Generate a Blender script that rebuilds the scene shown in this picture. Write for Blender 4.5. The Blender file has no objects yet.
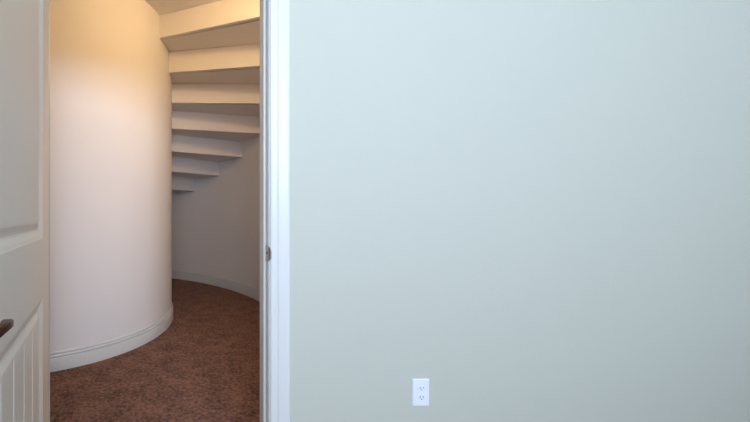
import bpy, bmesh, math
from math import sin, cos, pi
from mathutils import Vector, Matrix
S = bpy.context.scene
COL = S.collection

# ------------------------------------------------------------ camera
F_PX, CX, CY = 342.2, 179.0, 212.9          # focal length and principal point in the 750x422 frame
CAM_H = 1.10
cd = bpy.data.cameras.new('camera')
cam = bpy.data.objects.new('camera', cd); COL.objects.link(cam)
cd.sensor_width = 36.0; cd.lens = F_PX/750*36.0
cd.shift_x = (375-CX)/750; cd.shift_y = (CY-211)/750
cd.clip_start = 0.02
cam.location = (0, 0, CAM_H); cam.rotation_euler = (pi/2, 0, 0)
S.camera = cam

# ------------------------------------------------------------ light and exposure
w = bpy.data.worlds.new('world'); S.world = w; w.use_nodes = True
w.node_tree.nodes['Background'].inputs[0].default_value = (.62, .78, 1, 1)
w.node_tree.nodes['Background'].inputs[1].default_value = 1.0
S.view_settings.view_transform = 'Standard'; S.view_settings.look = 'None'
S.view_settings.gamma = 1; S.view_settings.exposure = 0.0; S.view_settings.use_curve_mapping = False
def area(name, loc, rot, sx, sy, power, col):
    l = bpy.data.lights.new(name, 'AREA'); l.shape = 'RECTANGLE'; l.size = sx; l.size_y = sy
    l.energy = power; l.color = col
    o = bpy.data.objects.new(name, l); COL.objects.link(o); o.location = loc; o.rotation_euler = rot
    return o
# daylight outside the room's window, behind the camera
WIN = (-1.2, 2.2, 1.3, 2.9)                 # x0, x1, z0, z1 of the window in the back wall
area('daylight', ((WIN[0]+WIN[1])/2, -2.75, (WIN[2]+WIN[3])/2), (pi/2, 0, 0), 3.4, 1.6, 300, (.66, .79, 1.0))
BULB_POWER = 21

# ------------------------------------------------------------ helpers
def mat(name, col, rough=.6, metal=0, bump=None, col2=None, cscale=3, spec=.5):
    m = bpy.data.materials.new(name); m.use_nodes = True
    nt = m.node_tree; b = nt.nodes['Principled BSDF']
    b.inputs['Base Color'].default_value = (*col, 1); b.inputs['Roughness'].default_value = rough
    b.inputs['Metallic'].default_value = metal; b.inputs['Specular IOR Level'].default_value = spec
    tc = nt.nodes.new('ShaderNodeTexCoord')
    if col2:
        n = nt.nodes.new('ShaderNodeTexNoise'); n.inputs['Scale'].default_value = cscale; n.inputs['Detail'].default_value = 6
        nt.links.new(tc.outputs['Object'], n.inputs['Vector'])
        mx = nt.nodes.new('ShaderNodeMix'); mx.data_type = 'RGBA'
        mx.inputs[6].default_value = (*col, 1); mx.inputs[7].default_value = (*col2, 1)
        nt.links.new(n.outputs['Fac'], mx.inputs[0]); nt.links.new(mx.outputs[2], b.inputs['Base Color'])
    if bump:
        n = nt.nodes.new('ShaderNodeTexNoise'); n.inputs['Scale'].default_value = bump[0]; n.inputs['Detail'].default_value = 3
        nt.links.new(tc.outputs['Object'], n.inputs['Vector'])
        bp = nt.nodes.new('ShaderNodeBump'); bp.inputs['Strength'].default_value = bump[1]; bp.inputs['Distance'].default_value = bump[2]
        nt.links.new(n.outputs['Fac'], bp.inputs['Height']); nt.links.new(bp.outputs['Normal'], b.inputs['Normal'])
    return m
M = {
 'room': mat('pale green wall paint', (.53, .535, .46), .75, bump=(90, .25, .002)),
 'closet': mat('warm white wall paint', (.85, .815, .80), .7, bump=(70, .25, .002)),
 'trim': mat('white gloss trim paint', (.69, .69, .67), .35),
 'door': mat('white door paint', (.82, .77, .69), .4),
 'ceil': mat('ceiling paint', (.82, .82, .80), .9),
 'bronze': mat('oiled bronze', (.10, .055, .035), .38, 1.0, col2=(.16, .08, .05), cscale=40),
 'steel': mat('satin nickel', (.42, .42, .43), .35, 1.0),
 'dark': mat('dark slot', (.03, .03, .03), .8),
 'plastic': mat('white plastic', (.80, .84, .90), .35),
 'porcelain': mat('white porcelain', (.85, .84, .82), .25),
 'screen': mat('aluminium', (.7, .7, .7), .4, 1.0),
}
def carpet_mat():
    m = bpy.data.materials.new('brown carpet'); m.use_nodes = True
    nt = m.node_tree; L = nt.links; b = nt.nodes['Principled BSDF']
    b.inputs['Roughness'].default_value = 1; b.inputs['Specular IOR Level'].default_value = .1
    b.inputs['Sheen Weight'].default_value = .25; b.inputs['Sheen Roughness'].default_value = .6
    b.inputs['Sheen Tint'].default_value = (.8, .6, .5, 1)
    tc = nt.nodes.new('ShaderNodeTexCoord')
    def noise(sc, det):
        n = nt.nodes.new('ShaderNodeTexNoise'); n.inputs['Scale'].default_value = sc; n.inputs['Detail'].default_value = det
        n.inputs['Roughness'].default_value = .7
        L.new(tc.outputs['Object'], n.inputs['Vector']); return n
    a = noise(45, 8); c = noise(7, 4); f = noise(260, 2)
    mth = nt.nodes.new('ShaderNodeMath'); mth.operation = 'MULTIPLY_ADD'
    L.new(a.outputs['Fac'], mth.inputs[0]); mth.inputs[1].default_value = .7
    m2 = nt.nodes.new('ShaderNodeMath'); m2.operation = 'MULTIPLY'; m2.inputs[1].default_value = .3
    L.new(c.outputs['Fac'], m2.inputs[0]); L.new(m2.outputs[0], mth.inputs[2])
    cr = nt.nodes.new('ShaderNodeValToRGB'); L.new(mth.outputs[0], cr.inputs[0])
    cr.color_ramp.elements[0].position = .40; cr.color_ramp.elements[0].color = (.035, .013, .008, 1)
    cr.color_ramp.elements[1].position = .62; cr.color_ramp.elements[1].color = (.40, .185, .125, 1)
    L.new(cr.outputs[0], b.inputs['Base Color'])
    ad = nt.nodes.new('ShaderNodeMath'); ad.operation = 'ADD'
    L.new(a.outputs['Fac'], ad.inputs[0]); L.new(f.outputs['Fac'], ad.inputs[1])
    bp = nt.nodes.new('ShaderNodeBump'); bp.inputs['Strength'].default_value = .9; bp.inputs['Distance'].default_value = .012
    L.new(ad.outputs[0], bp.inputs['Height']); L.new(bp.outputs['Normal'], b.inputs['Normal'])
    return m
M['carpet'] = carpet_mat()
def glass_mat():
    m = bpy.data.materials.new('window glass'); m.use_nodes = True; nt = m.node_tree; nt.nodes.clear()
    o = nt.nodes.new('ShaderNodeOutputMaterial'); t = nt.nodes.new('ShaderNodeBsdfTransparent')
    g = nt.nodes.new('ShaderNodeBsdfGlossy'); g.inputs['Roughness'].default_value = .02
    fr = nt.nodes.new('ShaderNodeFresnel'); mx = nt.nodes.new('ShaderNodeMixShader')
    nt.links.new(fr.outputs[0], mx.inputs[0]); nt.links.new(t.outputs[0], mx.inputs[1]); nt.links.new(g.outputs[0], mx.inputs[2])
    nt.links.new(mx.outputs[0], o.inputs[0]); return m
M['glass'] = glass_mat()
def bulb_mat():
    m = bpy.data.materials.new('lit bulb'); m.use_nodes = True
    b = m.node_tree.nodes['Principled BSDF']
    b.inputs['Base Color'].default_value = (1, .9, .75, 1)
    b.inputs['Emission Color'].default_value = (1, .74, .45, 1); b.inputs['Emission Strength'].default_value = 12
    return m
M['bulb'] = bulb_mat()

def obj(name, bm, m, parent=None, smooth=False, bevel=0):
    bmesh.ops.remove_doubles(bm, verts=bm.verts, dist=1e-6)
    bmesh.ops.recalc_face_normals(bm, faces=bm.faces)
    me = bpy.data.meshes.new(name); bm.to_mesh(me); bm.free()
    o = bpy.data.objects.new(name, me); COL.objects.link(o)
    me.materials.append(M[m])
    if smooth:
        for p in me.polygons: p.use_smooth = True
        try: me.set_sharp_from_angle(angle=math.radians(28))
        except Exception: pass
    if bevel:
        b = o.modifiers.new('bevel', 'BEVEL'); b.width = bevel; b.segments = 2; b.limit_method = 'ANGLE'
    if parent: o.parent = parent
    return o
def tag(o, label=None, cat=None, kind=None, group=None):
    if label: o['label'] = label
    if cat: o['category'] = cat
    if kind: o['kind'] = kind
    if group: o['group'] = group
    return o
def empty(name, loc=(0, 0, 0), rz=0):
    o = bpy.data.objects.new(name, None); COL.objects.link(o); o.location = loc; o.rotation_euler = (0, 0, rz)
    o.empty_display_size = .1
    return o
def box(bm, x0, x1, y0, y1, z0, z1):
    v = [bm.verts.new(p) for p in [(x0,y0,z0),(x1,y0,z0),(x1,y1,z0),(x0,y1,z0),(x0,y0,z1),(x1,y0,z1),(x1,y1,z1),(x0,y1,z1)]]
    for f in [(0,3,2,1),(4,5,6,7),(0,1,5,4),(1,2,6,5),(2,3,7,6),(3,0,4,7)]: bm.faces.new([v[i] for i in f])
def prism(bm, pts, z0, z1):
    a = [bm.verts.new((x, y, z0)) for x, y in pts]; b = [bm.verts.new((x, y, z1)) for x, y in pts]
    n = len(pts); bm.faces.new(a); bm.faces.new(b)
    for i in range(n): bm.faces.new((a[i], a[(i+1) % n], b[(i+1) % n], b[i]))
def strip(bm, inner, outer, z0, z1):
    """solid wall between two matching polylines"""
    n = len(inner)
    g = [[bm.verts.new((p[0], p[1], z)) for p in pl] for pl in (inner, outer) for z in (z0, z1)]
    ib, it, ob, ot = g
    for i in range(n-1):
        bm.faces.new((ib[i], ib[i+1], it[i+1], it[i])); bm.faces.new((ob[i], ob[i+1], ot[i+1], ot[i]))
        bm.faces.new((it[i], it[i+1], ot[i+1], ot[i])); bm.faces.new((ib[i], ib[i+1], ob[i+1], ob[i]))
    for k in (0, n-1): bm.faces.new((ib[k], it[k], ot[k], ob[k]))
def sweep(bm, path, prof, closed_prof=True):
    """path: list of (point, out vector, up vector); prof: list of (out, up) pairs"""
    rings = [[bm.verts.new(Vector(p)+Vector(o)*a+Vector(u)*b) for a, b in prof] for p, o, u in path]
    n = len(prof)
    for r, s in zip(rings, rings[1:]):
        for i in range(n): bm.faces.new((r[i], r[(i+1) % n], s[(i+1) % n], s[i]))
    bm.faces.new(rings[0]); bm.faces.new(list(reversed(rings[-1])))
def lathe(bm, prof, mtx, seg=24):
    rings = []
    for r, h in prof:
        rings.append([bm.verts.new(mtx @ Vector((max(r, 1e-5)*cos(2*pi*i/seg), max(r, 1e-5)*sin(2*pi*i/seg), h))) for i in range(seg)])
    for a, b in zip(rings, rings[1:]):
        for i in range(seg): bm.faces.new((a[i], a[(i+1) % seg], b[(i+1) % seg], b[i]))
    bm.faces.new(rings[0]); bm.faces.new(rings[-1])

# ------------------------------------------------------------ plan of the place (x right, y away, z up)
WY, WT = 1.444, 0.116                       # front face of the doorway wall and its thickness
WB = WY+WT
JL, JR = -0.598, 0.3782                     # jamb faces
HEAD = 2.108
C = (-1.429, 3.618); RI, RO = 1.352, 2.521  # stairwell: inner and outer curved walls
TH, DT, Z0, RISE = -0.595, 0.205, 2.892, 0.206
XS = C[0]+RO                                # the outer wall runs straight from here to the doorway wall
XL, XR, YB, RZ = -1.35, 3.25, -2.45, 3.10   # room
TOPZ = 3.75
def cp(r, a): return (C[0]+r*cos(a), C[1]+r*sin(a))

# floor
bm = bmesh.new(); box(bm, -4.3, XR+.1, YB-.1, 6.5, -.06, 0)
tag(obj('floor', bm, 'carpet'), 'brown mottled carpet running through the doorway into the closet', 'floor', 'structure')

# doorway wall
bm = bmesh.new()
prism(bm, [(XL-.4, WY), (JL-.02, WY), (JL-.02, WB), (XL-.4, WB)], 0, TOPZ)
prism(bm, [(JR+.02, WY), (XR+.1, WY), (XR+.1, WB), (JR+.02, WB)], 0, TOPZ)
prism(bm, [(JL-.02, WY), (JR+.02, WY), (JR+.02, WB), (JL-.02, WB)], HEAD+.02, TOPZ)
tag(obj('wall_front', bm, 'room'), 'pale green wall that the white framed doorway opens through', 'wall', 'structure')
# closet-side skin of the same wall, in the closet's own paint
bm = bmesh.new()
t = .004
box(bm, XL-.3, JL-.02, WB, WB+t, 0, TOPZ); box(bm, JR+.02, XS, WB, WB+t, 0, TOPZ); box(bm, JL-.02, JR+.02, WB, WB+t, HEAD+.02, TOPZ)
tag(obj('wall_closet_front', bm, 'closet'), 'warm white closet side of the doorway wall', 'wall', 'structure')

# inner curved wall, a full round core
bm = bmesh.new()
prism(bm, [cp(RI, 2*pi*i/160) for i in range(160)], 0, TOPZ)
tag(obj('wall_inner', bm, 'closet', smooth=True), 'tall rounded warm white wall bulging into the closet', 'wall', 'structure')
# outer curved wall
arc = [(XS, WB)]+[(XS, WB+(C[1]-WB)*i/6) for i in range(1, 6)]+[cp(RO, a*pi/180) for a in range(0, 132, 2)]
arc_o = [(XS+.12, WB)]+[(XS+.12, WB+(C[1]-WB)*i/6) for i in range(1, 6)]+[cp(RO+.12, a*pi/180) for a in range(0, 132, 2)]
bm = bmesh.new(); strip(bm, arc, arc_o, 0, TOPZ)
tag(obj('wall_outer', bm, 'closet', smooth=True), 'concave outer wall curving away under the stairs', 'wall', 'structure')
a = math.radians(126); bm = bmesh.new()
strip(bm, [cp(RI-.05, a), cp(RO+.05, a)], [cp(RI-.05, a+.04), cp(RO+.05, a+.04)], 0, TOPZ)
tag(obj('wall_end', bm, 'closet'), 'wall closing the far end of the curved closet', 'wall', 'structure')
bm = bmesh.new(); box(bm, XL-.35, XL-.25, WB, 2.5, 0, TOPZ)
tag(obj('wall_side', bm, 'closet'), 'left side wall of the closet', 'wall', 'structure')
bm = bmesh.new(); box(bm, -4.2, 1.4, WB, 6.4, TOPZ, TOPZ+.08)
tag(obj('ceiling_closet', bm, 'closet'), 'ceiling high above the stairs', 'ceiling', 'structure')

# room
bm = bmesh.new(); box(bm, XL-.1, XL, YB, WY, 0, RZ); tag(obj('wall_left', bm, 'room'), 'left wall of the room', 'wall', 'structure')
bm = bmesh.new(); box(bm, XR, XR+.1, YB, WY, 0, RZ); tag(obj('wall_right', bm, 'room'), 'right wall of the room', 'wall', 'structure')
bm = bmesh.new(); box(bm, XL-.1, XR+.1, YB-.1, WY, RZ, RZ+.1); tag(obj('ceiling', bm, 'ceil'), 'flat white ceiling of the room', 'ceiling', 'structure')
bm = bmesh.new()
x0, x1, z0, z1 = WIN
box(bm, XL-.1, x0, YB-.1, YB, 0, RZ); box(bm, x1, XR+.1, YB-.1, YB, 0, RZ)
box(bm, x0, x1, YB-.1, YB, 0, z0); box(bm, x0, x1, YB-.1, YB, z1, RZ)
tag(obj('wall_back', bm, 'room'), 'wall with the window, behind the viewpoint', 'wall', 'structure')
win = tag(empty('window_1', ((x0+x1)/2, YB-.05, z0)), 'wide white framed window', 'window', 'structure')
bm = bmesh.new(); hw = (x1-x0)/2; hh = z1-z0
for q in (-hw, -.02, hw-.04): box(bm, q, q+.04, -.03, .03, 0, hh)
for q in (0, hh-.04): box(bm, -hw, hw, -.03, .03, q, q+.04)
obj('window_frame', bm, 'trim', win)
for s in (-1, 1):
    bm = bmesh.new(); box(bm, min(s*.02, s*(hw-.04)), max(s*.02, s*(hw-.04)), -.003, .003, .04, hh-.04)
    obj('pane', bm, 'glass', win)

# baseboards
BP = [(0,0),(.015,0),(.016,.086),(.0145,.089),(.008,.0905),(.008,.0945),(.0125,.0965),(.0145,.102),(.0125,.108),(.0065,.111),(.0055,.114),(.0085,.118),(.0085,.124),(.005,.130),(0,.132)]
def arcpath(r, a0, a1, sgn, n):
    out = []
    for i in range(n+1):
        a = a0+(a1-a0)*i/n; x, y = cp(r, a)
        out.append(((x, y, 0), (sgn*cos(a), sgn*sin(a), 0), (0, 0, 1)))
    return out
bm = bmesh.new(); sweep(bm, arcpath(RI, math.radians(-100), math.radians(60), 1, 90), BP)
tag(obj('baseboard_inner', bm, 'trim', smooth=True), 'white moulded baseboard bent round the bulging inner wall', 'baseboard', 'structure')
bm = bmesh.new()
pth = [((XS, WB+.005, 0), (-1, 0, 0), (0, 0, 1))]+arcpath(RO, 0, math.radians(120), -1, 70)
sweep(bm, pth, BP)
tag(obj('baseboard_outer', bm, 'trim', smooth=True), 'white moulded baseboard along the far concave wall', 'baseboard', 'structure')
bm = bmesh.new()
sweep(bm, [((JR+.1, WY, 0), (0, -1, 0), (0, 0, 1)), ((XR, WY, 0), (0, -1, 0), (0, 0, 1))], BP)
tag(obj('baseboard_front', bm, 'trim', smooth=True), 'white baseboard under the pale green wall', 'baseboard', 'structure')

# ------------------------------------------------------------ staircase seen from below
st = tag(empty('staircase', (C[0], C[1], 0)), 'curved staircase seen from beneath, stepped plaster underside above the closet', 'staircase')
def orad(a):
    if a >= 0: return RO-.002
    r = (WB+.004-C[1])/sin(a)
    if cos(a) > .01: r = min(r, (XS-C[0])/cos(a))
    return r-.002
def sector(bm, a0, a1, z0, z1, n=8):
    inn = [cp(RI+.001, a0+(a1-a0)*i/n) for i in range(n+1)]
    out = [cp(orad(a0+(a1-a0)*i/n), a0+(a1-a0)*i/n) for i in range(n+1)]
    strip(bm, [(x-C[0], y-C[1]) for x, y in inn], [(x-C[0], y-C[1]) for x, y in out], z0, z1)
for k in range(-3, 13):
    ak = TH+DT*k; zb = Z0-RISE*k
    bm = bmesh.new()                        # riser: radial slab facing the doorway
    d = (cos(ak), sin(ak)); nrm = (-sin(ak)*.035, cos(ak)*.035)
    ro = orad(ak)
    pts = [(d[0]*(RI+.001), d[1]*(RI+.001)), (d[0]*ro, d[1]*ro)]
    p2 = [(p[0]+nrm[0], p[1]+nrm[1]) for p in pts]
    zt = min(zb+RISE-.0005, TOPZ)
    strip(bm, pts, p2, zb, zt)
    obj('riser', bm, 'closet', st)
    bm = bmesh.new(); sector(bm, ak+.03, ak+DT, zb+.001, zb+.05)
    obj('tread', bm, 'closet', st)
bm = bmesh.new(); sector(bm, -1.65, TH-3*DT, Z0+RISE*4, Z0+RISE*4+.05, 24)
obj('landing', bm, 'closet', st)

# ------------------------------------------------------------ door frame
tj = .02
jamb = tag(empty('trim_1', ((JL+JR)/2, WY, 0)), 'white door jamb with stop lining the closet doorway', 'door frame', 'structure')
cxj = (JL+JR)/2
def jb(name, boxes, m='trim', bevel=.0015, parent=None):
    bm = bmesh.new()
    for b in boxes: box(bm, b[0]-cxj, b[1]-cxj, b[2]-WY, b[3]-WY, b[4], b[5])
    return obj(name, bm, m, parent or jamb, bevel=bevel)
jl = jb('side_jamb', [(JL-tj, JL, WY, WB, 0, HEAD)])
jr = jb('side_jamb', [(JR, JR+tj, WY, WB, 0, HEAD)])
jb('head_jamb', [(JL-tj, JR+tj, WY, WB, HEAD, HEAD+tj)])
sy = WY+.041
jb('door_stop', [(JL, JL+.0115, sy, WB-.001, 0, HEAD)], bevel=.003)
jb('door_stop', [(JR-.0115, JR, sy, WB-.001, 0, HEAD)], bevel=.003)
jb('door_stop', [(JL+.0115, JR-.0115, sy, WB-.001, HEAD-.0115, HEAD)], bevel=.003)
# strike plate on the right jamb, with its curled lip
zc = .929; hz = .034
bm = bmesh.new()
prof = [(.0012, .036), (.0012, .010), (.0014, .002), (.0005, -.006), (-.003, -.0125), (-.008, -.0170)]   # (inward from jamb face, y from WY)
path = [(JR-a, WY+b) for a, b in prof]
n = len(path); rows = []
NZ = 12
for i, (px, py) in enumerate(path):
    # lip narrows towards its end with rounded corners
    hh_ = hz if i < 3 else hz*(1-.16*(i-2))
    rows.append([bm.verts.new((px-cxj, py-WY, zc-hh_+2*hh_*j/NZ)) for j in range(NZ+1)])
for r, s in zip(rows, rows[1:]):
    for j in range(NZ):
        if r is rows[0] and j in (5, 6): continue
        bm.faces.new((r[j], r[j+1], s[j+1], s[j]))
sp = obj('strike_plate', bm, 'steel', jamb, smooth=True); sp['label'] = 'grey metal strike plate with curled lip'
sm = sp.modifiers.new('solid', 'SOLIDIFY'); sm.thickness = .0016; sm.offset = 0
bm = bmesh.new(); box(bm, JR-.0008-cxj, JR+.001-cxj, .011, .035, zc-.012, zc+.012)
obj('latch_hole', bm, 'dark', sp)
# casing, mitred round the room side
CP = [(0,0),(0,-.0095),(.003,-.0115),(.007,-.0125),(.010,-.0105),(.0125,-.0100),(.024,-.0125),(.030,-.0135),(.0325,-.0125),(.0345,-.0155),(.038,-.0170),(.070,-.0185),(.082,-.0185),(.0865,-.0170),(.089,-.0130),(.089,0)]
CP = [(a*.905, b) for a, b in CP]
def casing(name, x0, x1, zt, y, ys, label):
    bm = bmesh.new()
    rings = []
    for X, sx, Z, sz in ((x0, -1, 0, 0), (x0, -1, zt, 1), (x1, 1, zt, 1), (x1, 1, 0, 0)):
        rings.append([bm.verts.new((X+sx*a, y+b*ys, Z+sz*a)) for a, b in CP])
    n = len(CP)
    for r, s in zip(rings, rings[1:]):
        for i in range(n): bm.faces.new((r[i], r[(i+1) % n], s[(i+1) % n], s[i]))
    bm.faces.new(rings[0]); bm.faces.new(rings[-1])
    return tag(obj(name, bm, 'trim', smooth=True), label, 'door casing', 'structure')
casing('trim_2', JL-.005, JR+.005, HEAD+.005, WY, 1, 'white moulded casing framing the closet doorway on the room side')
casing('trim_3', JL-.005, JR+.005, HEAD+.005, WB+.004, -1, 'white casing on the closet side of the doorway')

# ------------------------------------------------------------ door leaf
DW, DTK, DH = .958, .035, 2.094
dr = tag(empty('door_1', (-.551, WY, .008), math.atan2(-.9787, .2055)), 'white two-panel door with plank grooves standing open on the left', 'door', 'structure')
def leaf():
    bm = bmesh.new()
    st_, zs = .133, [(.20, .766), (.995, 1.963)]
    RINGS = [(0, 0), (.003, .0015), (.012, .0035), (.030, .0105), (.036, .0115), (.044, .0100), (.060, .0035), (.070, .0025)]
    GR0 = [.306, .422, .538, .654]
    def q(pts, side): bm.faces.new([bm.verts.new((x, (-d if side else -DTK+d), z)) for x, d, z in pts])
    for side in (0, 1):
        xs = [0, st_, DW-st_, DW]; zz = [0, zs[0][0], zs[0][1], zs[1][0], zs[1][1], DH]
        for i in range(3):
            for j in range(5):
                if i == 1 and j in (1, 3): continue
                q([(xs[i],0,zz[j]),(xs[i+1],0,zz[j]),(xs[i+1],0,zz[j+1]),(xs[i],0,zz[j+1])], side)
        for za, zb in zs:
            for (o0, d0), (o1, d1) in zip(RINGS, RINGS[1:]):
                A = [(st_+o0, za+o0), (DW-st_-o0, za+o0), (DW-st_-o0, zb-o0), (st_+o0, zb-o0)]
                B = [(st_+o1, za+o1), (DW-st_-o1, za+o1), (DW-st_-o1, zb-o1), (st_+o1, zb-o1)]
                for i in range(4):
                    j = (i+1) % 4
                    q([(A[i][0],d0,A[i][1]),(A[j][0],d0,A[j][1]),(B[j][0],d1,B[j][1]),(B[i][0],d1,B[i][1])], side)
            o, d = RINGS[-1]
            cols = [(st_+o, d)]; GR = GR0 if za < .5 else []
            for g in GR: cols += [(g-.005, d), (g, d+.0045), (g+.005, d)]
            cols.append((DW-st_-o, d))
            for (xa, da), (xb, db) in zip(cols, cols[1:]):
                q([(xa,da,za+o),(xb,db,za+o),(xb,db,zb-o),(xa,da,zb-o)], side)
    for a in ([(0,0),(0,DH)], [(DW,0),(DW,DH)]):
        bm.faces.new([bm.verts.new((a[0][0], y, z)) for y, z in ((0, 0), (-DTK, 0), (-DTK, DH), (0, DH))])
    for z in (0, DH):
        bm.faces.new([bm.verts.new((x, y, z)) for x, y in ((0, 0), (DW, 0), (DW, -DTK), (0, -DTK))])
    return bm
o = obj('door_leaf', leaf(), 'door', dr)
# lever handle on both faces
def lever(side):
    sgn = 1 if side else -1; y0 = 0 if side else -DTK
    zc = .874; xc = DW-.065
    h = empty('door_handle', (xc, y0, zc)); h.parent = dr; h['label'] = 'brown bronze lever handle'
    R = Matrix.Rotation(-sgn*pi/2, 4, 'X')
    bm = bmesh.new(); lathe(bm, [(.0, 0), (.033, 0), (.033, .004), (.029, .009), (.014, .011), (.012, .045), (.0, .045)], R, 32)
    obj('rose', bm, 'bronze', h, smooth=True)
    bm = bmesh.new(); rings = []
    for i in range(13):
        t = i/12; x = .012-.116*t
        yy = .043+.010*math.sin(t*pi*.9)+.002*t
        hy = .0045+.0030*(1-t)+.007*t*t; hzv = .010-.0015*t
        zo = .006*math.sin(t*pi)-.002*t
        rings.append([bm.verts.new((x, sgn*(yy+cy*hy), zo+cz*hzv)) for cy, cz in ((-1,-.7),(-.6,-1),(.6,-1),(1,-.7),(1,.7),(.6,1),(-.6,1),(-1,.7))])
    for a, b in zip(rings, rings[1:]):
        for i in range(8): bm.faces.new((a[i], a[(i+1) % 8], b[(i+1) % 8], b[i]))
    bm.faces.new(rings[0]); bm.faces.new(rings[-1])
    obj('lever', bm, 'bronze', h, smooth=True)
lever(1); lever(0)
for zh in (.22, 1.02, 1.82):
    bm = bmesh.new(); lathe(bm, [(.0, -.045), (.0055, -.045), (.0055, .045), (.0, .045)], Matrix.Translation((-.004, -DTK-.004, zh)), 12)
    obj('hinge', bm, 'steel', dr, smooth=True)

# ------------------------------------------------------------ wall outlet
ox, oz = .9835+.035, .344
ot = tag(empty('wall_outlet', (ox, WY, oz)), 'small white outlet plate low on the pale green wall right of the doorway', 'outlet')
bm = bmesh.new()
lo = [(-.035, -.0572), (.035, -.0572), (.035, .0572), (-.035, .0572)]
a = [bm.verts.new((x, 0, z)) for x, z in lo]; b = [bm.verts.new((x, -.003, z)) for x, z in lo]
c = [bm.verts.new((x*.9, -.006, z*.94)) for x, z in lo]
for r, s in ((a, b), (b, c)):
    for i in range(4): bm.faces.new((r[i], r[(i+1) % 4], s[(i+1) % 4], s[i]))
bm.faces.new(a); bm.faces.new(c)
obj('plate', bm, 'plastic', ot, bevel=.0008)
for s in (-1, 1):
    bm = bmesh.new()
    pts = [(.0165*cos(t*pi/12), .0135*sin(t*pi/12)) for t in range(24)]
    f1 = [bm.verts.new((x, -.005, z+s*.0195)) for x, z in pts]; f2 = [bm.verts.new((x, -.0075, z+s*.0195)) for x, z in pts]
    bm.faces.new(f1); bm.faces.new(f2)
    for i in range(24): bm.faces.new((f1[i], f1[(i+1) % 24], f2[(i+1) % 24], f2[i]))
    r = obj('receptacle', bm, 'plastic', ot)
    bm = bmesh.new()
    for q in (-.0063, .0063): box(bm, q-.001, q+.001, -.0079, -.0070, s*.0195-.002, s*.0195+.007)
    box(bm, -.002, .002, -.0079, -.0070, s*.0195-.009, s*.0195-.005)
    obj('slot', bm, 'dark', r)
bm = bmesh.new(); lathe(bm, [(0, 0), (.003, 0), (.003, .001), (0, .0015)], Matrix.Translation((0, -.006, 0)) @ Matrix.Rotation(pi/2, 4, 'X'), 16)
obj('screw', bm, 'plastic', ot)

# ------------------------------------------------------------ closet lamp, on the wall above the doorway inside
LX, LZ = .62, 2.80
lp = tag(empty('wall_lamp', (LX, WB+.004, LZ)), 'bare bulb in a white porcelain holder above the doorway inside the closet', 'lamp')
RX = Matrix.Rotation(-pi/2, 4, 'X')
bm = bmesh.new(); lathe(bm, [(0, 0), (.055, 0), (.055, .012), (.04, .03), (.026, .045), (.024, .06), (0, .06)], RX, 32)
obj('lamp_holder', bm, 'porcelain', lp, smooth=True)
bm = bmesh.new(); lathe(bm, [(0, .058), (.013, .060), (.015, .075), (.024, .095), (.030, .115), (.028, .135), (.018, .150), (0, .156)], RX, 32)
obj('bulb', bm, 'bulb', lp, smooth=True)
l = bpy.data.lights.new('bulb_light', 'POINT'); l.energy = BULB_POWER; l.color = (1, .67, .31); l.shadow_soft_size = .05
lo_ = bpy.data.objects.new('bulb_light', l); COL.objects.link(lo_); lo_.location = (LX, WB+.24, LZ)
